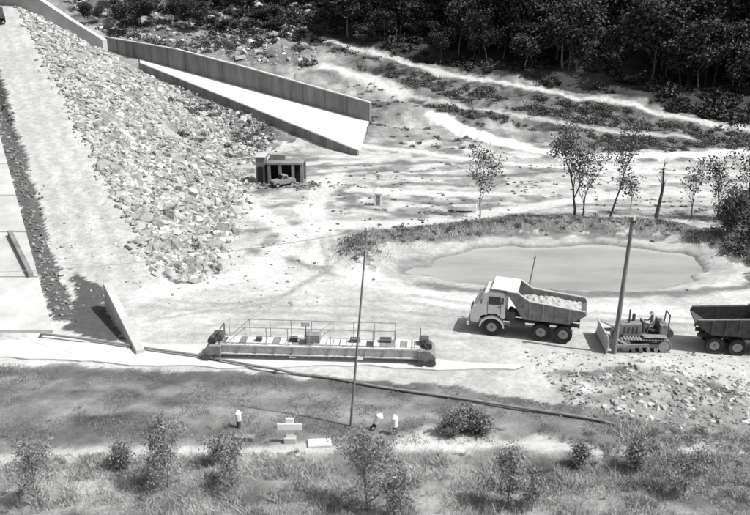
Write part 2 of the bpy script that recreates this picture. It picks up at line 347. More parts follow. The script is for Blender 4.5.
def wall(name,pts,th,m,parent=None):
    V=[];Fs=[];n=len(pts)
    for i,(x,y,zt,zb) in enumerate(pts):
        a=pts[max(i-1,0)];b=pts[min(i+1,n-1)];d=Vector((b[0]-a[0],b[1]-a[1])).normalized();nx_,ny_=-d.y*th/2,d.x*th/2
        V+=[(x+nx_,y+ny_,zt),(x-nx_,y-ny_,zt),(x-nx_,y-ny_,zb),(x+nx_,y+ny_,zb)]
    for i in range(n-1):
        a=i*4;b=a+4
        for k in range(4):Fs.append((a+k,a+(k+1)%4,b+(k+1)%4,b+k))
    Fs+=[(0,1,2,3),(n*4-1,n*4-2,n*4-3,n*4-4)]
    return pmesh(parent,name,V,Fs,m,.02)
wall('concrete_wing_wall',[(-16.1,45.2,1.75,-.5),(-12.4,38.7,.3,-.3)],.45,M['slab'])
wall('concrete_kerb_wall',[(xle(53)-2.4,53,zs(53)+.55,zs(53)-.2),(xle(47.5)-1.7,47.5,zs(47.5)+.5,zs(47.5)-.2)],.3,M['concw'])
# ---------------------------------------------------------------- spillway
sw=empty('concrete_spillway')
TL,TR,BL,BR=Vector((-37,129,8.9)),Vector((-.8,107,2.3)),Vector((-35.6,125,8.3)),Vector((-2.0,94,.55))
V=[];Fs=[];n=24
for i in range(n+1):
    s=i/n;a_=TL.lerp(TR,s);b_=BL.lerp(BR,s);V+=[a_,b_,b_-Vector((0,0,2)),a_-Vector((0,0,2))]
for i in range(n):
    a=i*4;b=a+4
    for k in range(4):Fs.append((a+k,a+(k+1)%4,b+(k+1)%4,b+k))
Fs+=[(0,1,2,3),(4*n+3,4*n+2,4*n+1,4*n)]
pmesh(sw,'chute_floor',V,Fs,M['conc'])
wall('far_wall',[(-44,133.5,12.0,7),(-30,125,10.5,4),(-18,117.6,8.3,2),(-.6,107.2,4.7,-.5)],.5,M['concw'],sw)
wall('wall_coping',[(-44,133.4,12.15,12.003),(-30,124.9,10.65,10.503),(-18,117.5,8.45,8.303),(-.6,107.1,4.85,4.703)],.62,M['slab'],sw)
wall('near_wall',[(-35.8,124.8,8.6,5),(-2.0,93.7,.85,-1)],.35,M['concw'],sw)
for i in range(1,14):
    s=i/14;p=Vector((-44,133.5,0)).lerp(Vector((-.6,107.2,0)),s);zt=np.interp(p.x,[-44,-30,-18,-.6],[12.0,10.5,8.3,4.7])
    box(sw,'wall_rib_%d'%i,(p.x-.15,p.y-.28,zt-1.6),(.2,.2,3.0),M['concw'],.01,rz=-.54)
wall('concrete_crest_wall',[(-62,134,26,15),(-50,124.5,18.2,12),(-44,121,15,9),(-38.6,118.2,12.3,7.5)],.9,M['slab'])
# ---------------------------------------------------------------- valve house, kiosk, trough
vh=empty('concrete_valve_house',(-9.5,80.5,hz(-9.5,80.5)-.1))
W=M['concw']
box(vh,'back_wall',(.4,1.2,1.0),(3.9,.3,2.2),W);box(vh,'roof_slab',(.4,.2,2.2),(3.7,2.6,.22),W);box(vh,'upper_course',(-.5,.9,2.55),(1.6,.8,.45),W)
for i,xx in enumerate((-1.2,-.1,1.2,2.1)):box(vh,'pier_%d'%i,(xx,-.85,1.0),(.3,.4,2.18),W)
box(vh,'inner_bay',(.4,.45,1.0),(3.3,1.0,2.15),M['black'])
box(vh,'tower_wall',(-2.1,.2,1.35),(.9,2.2,2.8),W);box(vh,'tower_cap',(-2.1,.2,2.83),(1.1,2.4,.14),M['slab']);box(vh,'tower_door',(-2.1,-.93,1.0),(.55,.1,1.7),M['black'])
x,y=rng.normal(-9.3,2.6,260),rng.normal(78.9,.9,260);rocks('rubble_at_valve_house',place(x,y,.05),.1+.6*rng.random(260)**3,M['rockd'])
kx=empty('white_kiosk',(.3,71,hz(.3,71)))
box(kx,'body',(0,0,.6),(.7,.7,1.2),M['white']);cyl(kx,'roof',(0,0,1.2),(0,0,1.7),.58,M['white'],8,.06);box(kx,'door',(0,-.37,.55),(.35,.04,.9),M['greyp'])
tr=empty('water_trough',(7.9,68.6,hz(7.9,68.6)),-.1)
for nme,c,s in(('base',(0,0,.2),(2.1,.8,.1)),('side_a',(0,-.4,.38),(2.1,.08,.36)),('side_b',(0,.4,.38),(2.1,.08,.36)),('end_a',(-1.05,0,.38),(.08,.72,.36)),('end_b',(1.05,0,.38),(.08,.72,.36)),('leg_a',(-.8,0,.06),(.2,.6,.2)),('leg_b',(.8,0,.06),(.2,.6,.2))):box(tr,nme,c,s,M['white'])
# ---------------------------------------------------------------- dump truck
def dump_truck(loc,rz,cab,body,load,sc=1.):
    e=empty('dump_truck',loc,rz,sc)
    for s_ in(-1,1):
        box(e,'chassis_rail',(-.1,.4*s_,.85),(5.6,.12,.22),M['darkp'])
        wheel(e,'front_wheel',(1.85,.9*s_,.5),.5,.3)
        for xx in(-.85,-2.05):wheel(e,'rear_wheel',(xx,.88*s_,.5),.5,.5)
        pr=[(1.85+.7*math.cos(t),.5+.64*math.sin(t)) for t in np.linspace(.05,math.pi-.05,11)]
        pr+=[(1.85+.62*math.cos(t),.5+.57*math.sin(t)) for t in np.linspace(math.pi-.05,.05,11)]
        prism(e,'mudguard',pr,.72*s_,1.1*s_,cab,0)
        cyl(e,'headlamp',(2.95,.78*s_,1.0),(3.1,.78*s_,1.0),.13,M['hub'])
        box(e,'door_window',(1.75,1.008*s_,2.08),(.66,.03,.46),M['glass'],.04)
        box(e,'quarter_window',(1.31,1.006*s_,2.1),(.12,.03,.36),M['glass'],.02)
        for xx in(1.4,2.13):box(e,'door_seam',(xx,1.003*s_,1.65),(.02,.02,.75),M['darkp'],0)
        box(e,'door_handle',(1.5,1.02*s_,1.72),(.14,.03,.03),M['darkp'],0)
        box(e,'mirror',(2.45,1.25*s_,2.1),(.06,.14,.28),M['darkp']);bars(e,'mirror_arm',[((2.35,1.0*s_,2.25),(2.45,1.25*s_,2.22),.015)],M['darkp'])
        box(e,'step',(1.2,.95*s_,.6),(.45,.25,.05),M['darkp'])
        cyl(e,'fuel_tank',(.85,.8*s_,.8),(.05,.8*s_,.8),.24,M['darkp'])
        box(e,'tail_lamp',(-2.85,.8*s_,.95),(.08,.2,.15),M['darkp'])
    for xx in(1.85,-.85,-2.05):cyl(e,'axle',(xx,-.9,.5),(xx,.9,.5),.09,M['darkp'])
    prism(e,'cab',[(1.15,1.0),(1.15,2.46),(1.3,2.58),(2.1,2.6),(2.36,2.5),(2.7,1.84),(2.92,1.68),(3.05,1.4),(3.08,1.05),(3.05,.72),(2.62,.7),(2.5,1.1),(2.1,1.28),(1.6,1.28),(1.3,1.02)],-.985,.985,cab,.16,seg=5)
    pmesh(e,'windscreen',[(2.40,-.8,2.46),(2.40,.8,2.46),(2.70,.8,1.89),(2.70,-.8,1.89)],[(0,1,2,3)],M['glass'])
    box(e,'windscreen_pillar',(2.56,0,2.17),(.03,.05,.66),cab,0,ry=-.475)
    box(e,'grille',(3.09,0,1.15),(.04,.8,.6),M['darkp'])
    for k in range(6):box(e,'grille_bar',(3.12,-.34+k*.136,1.15),(.02,.04,.58),M['steelw'],0)
    box(e,'bumper',(3.2,0,.62),(.12,2.1,.2),cab)
    prof=[(.15,1.2),(1.1,2.62),(1.1,2.74),(.5,2.7),(-.15,2.26),(-3.1,1.96),(-3.2,1.74),(-2.3,1.15)]
    for s_ in(-1,1):
        prism(e,'body_side',prof,1.02*s_,1.1*s_,body,.01)
        for xx in(-.2,-.9,-1.6,-2.3):
            zt=2.26-.102*(-.15-xx)
            box(e,'body_rib',(xx,1.13*s_,(zt+1.2)/2),(.1,.08,zt-1.24),body)
        bars(e,'body_rim',[((1.1,1.1*s_,2.74),(.5,1.1*s_,2.71),.045),((.5,1.1*s_,2.71),(-.15,1.1*s_,2.28),.045),((-.15,1.1*s_,2.28),(-3.1,1.1*s_,1.98),.05)],M['steelw'] if load else M['steel'])
    prism(e,'body_floor',[(.15,1.16),(-2.3,1.12),(-3.2,1.7),(-3.17,1.76),(-2.3,1.22),(.15,1.26)],-1.02,1.02,body,.01)
    prism(e,'body_front',[(.15,1.2),(1.1,2.62),(1.04,2.66),(.09,1.24)],-1.02,1.02,body,.0)
    prism(e,'cab_guard',[(.5,2.69),(1.95,2.78),(1.95,2.83),(.5,2.75)],-1.08,1.08,M['steelw'] if load else body,.01)
    cyl(e,'tipping_ram',(.5,0,.9),(.4,0,1.5),.1,M['steel']);cyl(e,'air_tank',(.9,-.3,1.2),(.9,.3,1.2),.16,M['darkp']);box(e,'spare_gear',(.85,.75,1.25),(.5,.3,.5),M['darkp'])
    if load:
        n=26;V=[];Fs=[]
        for i in range(n):
            for j in range(14):
                u_=i/(n-1);v_=j/13;xx=.4-3.3*u_;yy=-1+2*v_
                V.append((xx,yy,1.8+.3*math.sin(math.pi*v_)**.7*math.sin(math.pi*min(1,u_*.9+.12))+.14*random.random()-.12*u_-.25*(v_ in(0,1))))
        for i in range(n-1):
            for j in range(13):a=i*14+j;Fs.append((a,a+1,a+15,a+14))
        pmesh(e,'load',V,Fs,M['load'])
    return e
dump_truck((8.55,41.75,.0),math.pi-.26,M['cream'],M['greyp'],True)
dump_truck((20.1,39.4,-.03),-.22,M['darkp'],M['darkp'],False,.95)
# ---------------------------------------------------------------- bulldozer
bd=empty('bulldozer',(14.4,40.0,.0),math.pi-.05)
for s_ in(-1,1):
    k=40;loop=[];Lh=1.0;r=.36
    for i in range(k):
        t=i/k*(4*Lh+2*math.pi*r)
        if t<2*Lh: loop.append((-Lh+t,2*r))
        elif t<2*Lh+math.pi*r:
            a_=(t-2*Lh)/r;loop.append((Lh+r*math.sin(a_),r+r*math.cos(a_)))
        elif t<4*Lh+math.pi*r: loop.append((Lh-(t-2*Lh-math.pi*r),0))
        else:
            a_=(t-4*Lh-math.pi*r)/r;loop.append((-Lh-r*math.sin(a_),r-r*math.cos(a_)))
    y0,y1=.62*s_,1.02*s_
    n=len(loop);V=[];Fs=[]
    for i,(x_,z_) in enumerate(loop):
        dx=x_-max(-Lh,min(Lh,x_))
        V+=[(x_,y0,z_),(x_,y1,z_),(x_-dx*.12,y1,r+(z_-r)*.88),(x_-dx*.12,y0,r+(z_-r)*.88)]
    for i in range(n):
        a=i*4;b=((i+1)%n)*4
        for q in range(4):Fs.append((a+q,a+(q+1)%4,b+(q+1)%4,b+q))
    pmesh(bd,'track_belt',V,Fs,M['darkp'])
    for i,(x_,z_) in enumerate(loop):
        dx,dz=x_-max(-Lh,min(Lh,x_)),z_-r;ang=math.atan2(dx,dz) if abs(dz)>1e-6 or dx else 0
        box(bd,'track_pad',(x_,(y0+y1)/2,z_),(.1,.42,.05),M['steel'],0,ry=ang)
    for xx,rr_ in((-Lh,.3),(Lh,.3)):cyl(bd,'sprocket',(xx,.66*s_,r),(xx,1.04*s_,r),rr_,M['steel'],14)
    for xx in(-.6,-.2,.2,.6):cyl(bd,'roller',(xx,.7*s_,.16),(xx,1.03*s_,.16),.11,M['steel'],10)
    box(bd,'track_frame',(0,.84*s_,.36),(1.7,.2,.22),M['greyp'])
    box(bd,'push_arm',(.9,1.13*s_,.42),(2.1,.12,.18),M['greyp'],ry=.05)
    box(bd,'fender',(-.5,.8*s_,.86),(1.2,.45,.05),M['greyp'])
    cyl(bd,'blade_strut',(1.0,1.12*s_,.5),(1.9,1.0*s_,.95),.05,M['steel'],8)
prism(bd,'engine_hood',[(.05,.7),(.05,1.38),(1.15,1.32),(1.25,1.2),(1.25,.6)],-.36,.36,M['greyp'],.04)
box(bd,'radiator_grille',(1.28,0,.95),(.05,.6,.6),M['darkp']);box(bd,'belly',(0,0,.62),(2.2,1.1,.35),M['darkp'])
for k in range(4):box(bd,'hood_louvre',(.3+k*.22,.372,1.0),(.06,.02,.4),M['darkp'],0);box(bd,'hood_louvre',(.3+k*.22,-.372,1.0),(.06,.02,.4),M['darkp'],0)
cyl(bd,'exhaust_stack',(.7,.12,1.3),(.7,.12,2.1),.05,M['darkp']);cyl(bd,'air_cleaner',(.4,-.15,1.3),(.4,-.15,1.75),.09,M['darkp'])
box(bd,'fuel_tank',(-1.05,0,1.1),(.4,1.1,.6),M['greyp'],.05);box(bd,'seat',(-.62,0,.98),(.45,.7,.14),M['darkp'],.04);box(bd,'seat_back',(-.83,0,1.3),(.1,.7,.5),M['darkp'],.04)
box(bd,'dashboard',(-.02,0,1.25),(.08,.66,.4),M['darkp'])
bars(bd,'control_levers',[((-.1,.2,.9),(-.2,.22,1.35),.02),((-.1,-.2,.9),(-.2,-.22,1.35),.02),((-.15,.5,.85),(-.3,.52,1.3),.02)],M['steel'])
bars(bd,'cable_frame',[((-1.3,.4,.9),(-1.35,.35,1.9),.04),((-1.3,-.4,.9),(-1.35,-.35,1.9),.04),((-1.35,.35,1.9),(-1.35,-.35,1.9),.04)],M['darkp'])
cyl(bd,'winch_drum',(-1.42,-.4,.85),(-1.42,.4,.85),.22,M['darkp'])
bl=[(2.1-.14*math.cos(a_),.1+.95*t) for t,a_ in zip(np.linspace(0,1,8),np.linspace(-1.2,1.2,8))]
prism(bd,'blade',bl+[(x+.05,z) for x,z in bl[::-1]],-1.35,1.35,M['steelw'],0)
box(bd,'cutting_edge',(2.1,0,.06),(.05,2.7,.16),M['steel'],0)
drv=empty('bulldozer_driver',(15.0,40.0,.0),math.pi-.05)
J={'pel':(0,0,1.12,.15),'wa':(.0,0,1.28,.14),'ch':(.03,0,1.5,.17),'nk':(.04,0,1.64,.06),'hd':(.07,0,1.74,.095),'ht':(.06,0,1.85,.08),
 'sl':(.03,.19,1.56,.065),'el':(.16,.27,1.34,.048),'wl':(.38,.24,1.36,.034),'hl':(.44,.23,1.38,.038),
 'sr':(.03,-.19,1.56,.065),'er':(.16,-.27,1.34,.048),'wr':(.38,-.24,1.36,.034),'hr':(.44,-.23,1.38,.038),
 'kl':(.46,.13,1.14,.07),'al':(.5,.14,.78,.045),'fl':(.66,.14,.74,.04),'kr':(.46,-.13,1.14,.07),'ar':(.5,-.14,.78,.045),'fr':(.66,-.14,.74,.04),
 'pl':(.06,.1,1.12,.1),'pr':(.06,-.1,1.12,.1)}
E=[('pel','wa'),('wa','ch'),('ch','nk'),('nk','hd'),('hd','ht'),('ch','sl'),('sl','el'),('el','wl'),('wl','hl'),('ch','sr'),('sr','er'),('er','wr'),('wr','hr'),('pel','pl'),('pl','kl'),('kl','al'),('al','fl'),('pel','pr'),('pr','kr'),('kr','ar'),('ar','fr')]
ks=list(J);me=bpy.data.meshes.new('body');me.from_pydata([J[k][:3] for k in ks],[(ks.index(a),ks.index(b)) for a,b in E],[]);me.materials.append(M['cloth'])
bo=obj('body',me,drv);sk=bo.modifiers.new('s','SKIN')
for i,k in enumerate(ks):
    me.skin_vertices[0].data[i].radius=(J[k][3],)*2
me.skin_vertices[0].data[0].use_root=True
ssf=bo.modifiers.new('ss','SUBSURF');ssf.levels=1;ssf.render_levels=1
cyl(drv,'hat_brim',(.07,0,1.83),(.07,0,1.85),.19,M['hat'],14);cyl(drv,'hat_crown',(.07,0,1.85),(.06,0,1.97),.12,M['hat'],12,.09)
fs=[]
for s_ in(-1,1):
    for k in range(4):
        a0=(.47,s_*.23+(k-1.5)*.02,1.39);a1=(.52,a0[1],1.38);a2=(.53,a0[1],1.34);fs+=[(a0,a1,.01),(a1,a2,.009)]
    fs.append(((.42,s_*.2,1.38),(.47,s_*.185,1.36),.011))
bars(drv,'fingers',fs,M['skin'],6)
# ---------------------------------------------------------------- paving gantry
g=empty('paving_gantry',(-2.85,38.3,.1),math.atan2(-.75,11.6))
for s_ in(-1,1):
    for z_,t_ in((.3,.06),(.78,.08)):box(g,'beam_flange',(0,.5*s_,z_),(10.9,.24,t_),M['steelw'],.005)
    box(g,'beam_web',(0,.5*s_,.54),(10.9,.05,.4),M['steelw'],.0)
    for k in range(12):box(g,'beam_stiffener',(-5.2+k*.945,.56*s_,.54),(.05,.1,.4),M['steel'],0)
    sg=[];xsn=np.linspace(-4.9,3.9,9)
    for x_ in xsn:sg.append(((x_,.55*s_,.78),(x_+random.uniform(-.03,.03),.55*s_,1.78),.022))
    sg+=[((-4.9,.55*s_,1.78),(3.9,.55*s_,1.76),.022),((-4.9,.55*s_,1.3),(3.9,.55*s_,1.28),.015)]
    for a_,b_ in((0,1),(4,5)):sg.append(((xsn[a_],.55*s_,.8),(xsn[b_],.55*s_,1.78),.015))
    bars(g,'handrail',sg,M['steel'])
for k in range(30):
    if random.random()<.93: box(g,'deck_plank',(-5.1+k*.35,0,.835),(.3+.04*random.random(),.8,.03),M['steelw'] if random.random()<.8 else M['wood'],0)
for e_ in(-1,1):
    prism(g,'end_carriage',[(e_*5.1,.25),(e_*6.0,.25),(e_*6.0,.5),(e_*5.7,.8),(e_*5.1,.8)],-.8,.8,M['greyp'],.02)
    box(g,'drive_motor',(e_*5.4,.1,1.0),(.5,.6,.4),M['darkp'],.05);cyl(g,'gear_drum',(e_*5.6,-.55,.95),(e_*5.6,-.15,.95),.22,M['darkp'])
    bars(g,'end_frame',[((e_*5.2,-.6,.6),(e_*5.2,-.6,1.5),.03),((e_*5.8,-.6,.6),(e_*5.2,-.6,1.4),.03),((e_*5.2,.6,.6),(e_*5.2,.6,1.5),.03),((e_*5.2,-.6,1.5),(e_*5.2,.6,1.5),.03)],M['darkp'])
    for s_ in(-1,1):
        for d_ in(-.28,.28):cyl(g,'rail_wheel',(e_*5.55+d_,.85*s_-.06,.2),(e_*5.55+d_,.85*s_+.06,.2),.19,M['darkp'],14)
box(g,'engine_box',(-.4,0,1.08),(.8,.5,.45),M['greyp'],.04);cyl(g,'control_post',(-.7,-.3,.85),(-.7,-.3,1.95),.03,M['darkp']);box(g,'control_panel',(-.7,-.3,1.95),(.45,.15,.25),M['steelw'])
for k,x_ in enumerate((-3.2,-1.4,1.8,3.4)):box(g,'tool_crate',(x_,.1*(k-1),.96),(.3+.1*k,.3,.2),M['darkp'])
# ---------------------------------------------------------------- pipe, poles, wires, markers
def tube(name,pts,r,m,k=8,parent=None):
    V,F_=frus([(pts[i],pts[i+1],r,r) for i in range(len(pts)-1)],k);return obj(name,fmesh(name,V,F_,m,smooth=True),parent)
pp=[(-18.6,41),(-13.2,39.5),(-9.2,38.1),(-5,36.6),(-1.2,35.4),(3.5,33.8),(8.4,32.3),(11.4,30.8)]
pts=[]
for i in range(len(pp)-1):
    for k in range(4):
        f=k/4;x_=pp[i][0]*(1-f)+pp[i+1][0]*f;y_=pp[i][1]*(1-f)+pp[i+1][1]*f+.06*math.sin(i*4+k);pts.append((x_,y_,max(hz(x_,y_),.12 if x_<6 and y_>36.5 else 0)+.1))
pg=empty('steel_pipeline');tube('pipe',pts,.07,M['greyp'],8,pg)
for i,p_ in enumerate(pts[::4]):box(pg,'support_%d'%i,(p_[0],p_[1],p_[2]-.12),(.14,.25,.12),M['wood'])
up=empty('utility_pole');cyl(up,'shaft',(12.68,38.9,-.3),(12.98,38.9,7.5),.14,M['wood'],10,.09)
box(up,'top_bracket',(12.98,38.8,7.3),(.3,.12,.12),M['darkp']);cyl(up,'insulator',(12.98,38.7,7.4),(12.98,38.7,7.6),.05,M['white'],8)
sp_=empty('slender_pole');cyl(sp_,'shaft',(-1.1,31.3,-.3),(-.33,31.3,9.0),.06,M['wood'],8,.035);cyl(sp_,'insulator',(-.33,31.3,9.0),(-.32,31.3,9.12),.05,M['white'],8)
def wire(name,a,b,sag):
    P=[]
    for i in range(25):
        t=i/24;P.append(tuple(Vector(a).lerp(Vector(b),t)-Vector((0,0,sag*4*t*(1-t)))))
    tube(name,P,.012,M['wire'],4)
wire('overhead_wire',(-.33,31.3,9.0),(-26,44.5,2.6),.5)
st=empty('stay_post');cyl(st,'shaft',(-26,44.5,-.1),(-26,44.5,2.8),.08,M['wood'],8,.06);box(st,'cap',(-26,44.5,2.8),(.2,.2,.08),M['steel'])
bp_=empty('timber_post');cyl(bp_,'shaft',(10.2,50.0,-.6),(10.55,50.0,1.9),.06,M['wood'],7,.04);box(bp_,'nail_block',(10.5,50,1.7),(.14,.1,.1),M['wood'])
def marker(x,y,h,tilt=0,r=.13):
    e=empty('marker_post',(x,y,hz(x,y)));e.rotation_euler=(0,tilt,0)
    cyl(e,'post',(0,0,-.2),(0,0,h*.6),r*.6,M['darkp'],8)
    cyl(e,'cap_lower',(0,0,h*.45),(0,0,h*.9),r*.85,M['white'],10,r);cyl(e,'cap_top',(0,0,h*.9),(0,0,h*1.05),r,M['white'],10,r*.4)
marker(-6.0,31.2,.8,0,.15);marker(-.15,31.0,.85,.5,.17);marker(.85,30.6,.9,0,.16)
sv=empty('survey_target',(-3.6,29.9,hz(-3.6,29.9)))
box(sv,'upright',(0,0,.55),(.34,.12,1.2),M['white']);box(sv,'cross_board',(0,-.085,.78),(1.05,.05,.3),M['white']);box(sv,'foot',(0,0,.1),(.5,.3,.3),M['slab'])
box(None,'concrete_slab_block',(-2.35,29.75,hz(-2.35,29.75)+.05),(1.0,.6,.14),M['conc'],.03,rz=.1)
box(None,'timber_box',(-5.6,30.2,hz(-5.6,30.2)+.1),(.9,.3,.24),M['wood'],.02,rz=-.1)
# ---------------------------------------------------------------- small vehicles
def jeep(loc,rz,m,sc=1.):
    e=empty('utility_vehicle',loc,rz,sc)
    prism(e,'body',[(-1.7,.45),(-1.7,1.05),(-.6,1.1),(.3,1.1),(1.6,1.0),(1.75,.85),(1.75,.45)],-.75,.75,m,.05)
    prism(e,'cab',[(-.6,1.1),(-.5,1.7),(.25,1.72),(.5,1.1)],-.68,.68,m,.05)
    pmesh(e,'windscreen',[(.3,-.58,1.66),(.3,.58,1.66),(.52,.58,1.14),(.52,-.58,1.14)],[(0,1,2,3)],M['glass'])
    for s_ in(-1,1):
        box(e,'side_window',(-.08,.69*s_,1.42),(.6,.03,.36),M['glass'],.02)
        for xx in(-1.1,1.15):wheel(e,'wheel',(xx,.7*s_,.36),.36,.22)
    box(e,'bumper',(1.8,0,.5),(.08,1.5,.14),M['darkp']);box(e,'grille',(1.77,0,.75),(.03,.8,.3),M['darkp'])
jeep((-48.3,106.8,hz(-48.3,106.8)),2.0,M['darkp'],1.1)
jeep((-9.2,78.4,hz(-9.2,78.4)),-2.6,M['greyp'],.7)
# ---------------------------------------------------------------- trees
def norm(v): return v/(np.linalg.norm(v)+1e-9)
def tree_mesh(name,seed,h,r,levels=3,nch=4,leaves=10,lsz=.12,spread=.9,clump=.35,bark='bark',leaf='leafm',lean=(0,0),first=.35,k=5,aspect=.45,asc=.35,keep=1.,lenf=(.3,.5)):
    R=np.random.default_rng(seed);segs=[];lp=[]
    def br(p,d,L_,r_,lv):
        n=6 if lv==0 else 3
        for i in range(n):
            d=norm(d+R.normal(0,.09+.08*lv,3)+np.array([0,0,.05*lv]));q=p+d*L_/n;r2=r_*(.84 if lv==0 else .7)
            segs.append((p,q,r_,r2));p=q;r_=r2
            if lv<levels and (lv>0 or (i+1)/n>=first):
                for _ in range(nch if lv==0 else max(2,nch-1)):
                    if R.random()<.75:
                        s=norm(np.array([R.normal(),R.normal(),0]));dd=norm(d*asc+s*spread+np.array([0,0,.45]))
                        br(p,dd,L_*R.uniform(*lenf)*(1.15-.4*(i/n) if lv==0 else 1),r_*.5,lv+1)
            if lv>=levels-1 and R.random()<keep: lp.append(p)
    br(np.zeros(3)-np.array([0,0,.1]),norm(np.array([lean[0],lean[1],1.])),h*.8,r,0)
    V,F_=frus(segs,k if r>.1 else 4);mi=np.zeros(len(F_),int)
    sc=h/max(V[:,2].max(),.1);V=V*sc
    if leaves:
        lp=np.array(lp)*sc;P=np.repeat(lp,leaves,0);P=P+R.normal(0,clump,P.shape)*np.array([1,1,.7]);P=P[P[:,2]>.05]
        a=R.normal(size=P.shape);a/=np.linalg.norm(a,axis=1)[:,None];b=np.cross(a,R.normal(size=P.shape));b/=np.linalg.norm(b,axis=1)[:,None]
        s=lsz*R.uniform(.5,1.4,(len(P),1));n0=len(V)
        q=np.stack([P-a*s,P+b*s*aspect,P+a*s,P-b*s*aspect],1).reshape(-1,3)
        F2=n0+np.arange(len(P)*4).reshape(-1,4);V=np.vstack([V,q]);F_=np.vstack([F_,F2]);mi=np.concatenate([mi,np.ones(len(F2),int)])
    return fmesh(name,V,F_,[M[bark],M[leaf]],mi)
def gum(x,y,h,seed,keep,r=.12,**kw):
    me=tree_mesh('gum_tree',seed,h,r,3,2,4,.12,.42,.3,leaf='leafm',first=.3,asc=.8,keep=keep,lenf=(.38,.62),**kw)
    obj('gum_tree',me,None,(x,y,hz(x,y)-.05))
gum(9,66.3,6.6,1,.4,.1,bark='barkl');gum(17,66,8.8,2,.75,.17);gum(17.5,65,5.8,12,.15,.1);gum(20.1,66.3,9.2,3,.4,.14)
gum(27,66,5.4,5,.12,.09);gum(29.2,66,6,6,.3,.12);gum(31.6,65.3,8.4,7,.5,.16);gum(22.8,69,3.5,8,.2,.07);gum(36,70,6.5,10,.5,.13)
gum(33,60,4.5,14,.6,.12)
me=tree_mesh('dead_tree',21,5.6,.2,2,2,0,.1,.7,bark='bark',first=.5,k=6,asc=.8,lenf=(.2,.35));obj('dead_tree',me,None,(23.9,65.6,hz(23.9,65.6)-.05))
def shrub(x,y,h,seed,keep=.5,lsz=.06,name='young_gum_tree',leaves=6,nch=3,**kw):
    me=tree_mesh(name,seed,h,.014*h+.008,3,nch,leaves,lsz,kw.pop('spread',.65),kw.pop('clump',.13),bark='barkl',leaf=kw.pop('leaf','leafl'),first=kw.pop('first',.15),aspect=.32,asc=kw.pop('asc',.55),keep=keep,lenf=kw.pop('lenf',(.34,.58)),**kw)
    obj(name,me,None,(x,y,hz(x,y)-.05))
shrub(-12.4,25.3,3.1,31,.4);shrub(-8.0,26.6,3.2,32,.45);shrub(-5.5,26.6,2.6,33,.3);shrub(-.3,25.2,3.6,34,.6,spread=.75);shrub(.5,24.9,2.3,44,.4);shrub(5.0,25.6,3.0,35,.65,spread=.9,first=.1)
shrub(5.8,25.2,1.8,45,.4);shrub(11.8,26.2,2.6,36,.25);shrub(-10.2,28,1.1,37,.4,first=0);shrub(8.2,28.1,1.0,38,.4,first=0);shrub(10.4,27.8,1.4,39,.35,first=0);shrub(-6.3,28.2,1.5,47,.2)
for i,(x_,y_,h_) in enumerate([(3.3,30.6,1.1),(4.0,30.9,1.3),(4.6,30.7,1.0)]):shrub(x_,y_,h_,50+i,.6,.06,'low_shrub',spread=1.1,clump=.15,first=.0,nch=3)
for i,(x_,y_,h_) in enumerate([(27,58.3,3.4),(28.5,56,2.6),(30,52,2.2),(30,60,2.8),(32,57,2.4)]):
    shrub(x_,y_,h_,70+i,.9,.12,'bush',spread=1.0,leaf='leafm',clump=.25,first=.0,leaves=6)
def bushm(seed,r,leaves,lsz,leaf):
    R=np.random.default_rng(seed);P=[];nc=7
    for c in range(nc):
        ce=np.array([R.normal(0,.5*r),R.normal(0,.5*r),R.uniform(.1,.65)*r*R.random()]);P.append(ce+R.normal(0,.2*r,(leaves//nc,3)))
    P=np.vstack(P);P[:,2]=np.abs(P[:,2])
    a=R.normal(size=P.shape);a/=np.linalg.norm(a,axis=1)[:,None];b=np.cross(a,R.normal(size=P.shape));b/=np.linalg.norm(b,axis=1)[:,None]
    s=lsz*R.uniform(.5,1.4,(len(P),1));q=np.stack([P-a*s,P+b*s*.6,P+a*s,P-b*s*.6],1).reshape(-1,3)
    return fmesh('scrub_bush',q,np.arange(len(P)*4).reshape(-1,4),M[leaf])
BM=[bushm(i,1.,300,.11,'leafm') for i in range(6)]
BF=[bushm(i+30,1.,700,.06,'leafl') for i in range(5)]
BD=[bushm(i+9,1.4,420,.2,'leafd') for i in range(4)]
TM=[tree_mesh('forest_tree',80+i,1.*[9,11,13,10,12][i],.2,3,3,9,.3,.7,.75,bark='barkl' if i%2 else 'bark',leaf='leafd',first=.35,k=4,aspect=.6,keep=.75) for i in range(5)]
scr=empty('hillside_scrub');fo=empty('distant_forest')
def scatter(par,ms,x,y,s0,s1,nm,roads=False):
    if roads:
        k=np.ones(len(x),bool)
        for r_ in ROADS:k&=pdist(x,y,r_)>1.5
        k&=fbm(x,y,5,3,90)>.42;x,y=x[k],y[k]
    z=H(x,y)
    for i in range(len(x)):
        s=random.uniform(s0,s1)
        obj(nm,ms[random.randrange(len(ms))],par,(x[i],y[i],z[i]-.1*s),random.random()*6.28,(s,s*random.uniform(.7,1.2),s*random.uniform(.6,1.1)))
for P,n,a_,b_ in((BENCH,560,.3,1.2),(DARK3,260,.3,1.1),(NWD,520,.4,1.6),(UNDER,190,.3,.9),(RSC,420,.4,1.3)):
    x,y=inp(P,n);scatter(scr,BM,x,y,a_,b_,'bush',True)
x,y=inp([(-12,100),(30,94),(55,98),(50,110),(0,130)],520);scatter(scr,BM,x,y,.15,.75,'bush',True)
x,y=inp([(-40,150),(-34,160),(-12,160),(-9,139),(-16,133)],120);scatter(fo,BD,x,y,.5,1.3,'understorey')
x,y=inp([(-4,60),(34,60),(34,90),(-4,90)],300);scatter(scr,BM,x,y,.08,.33,'bush',True)
for x_,y_,s_ in((2.1,63.2,.55),(1.6,63.6,.4),(11,65,.5),(11.8,65.2,.7),(18.1,65.3,.5),(18.6,65.4,.65),(22.3,64.8,.4),(27.6,59,1.3),(28.5,62,1.4)):scatter(scr,BM,np.array([x_]),np.array([y_]),s_,s_*1.1,'bush')
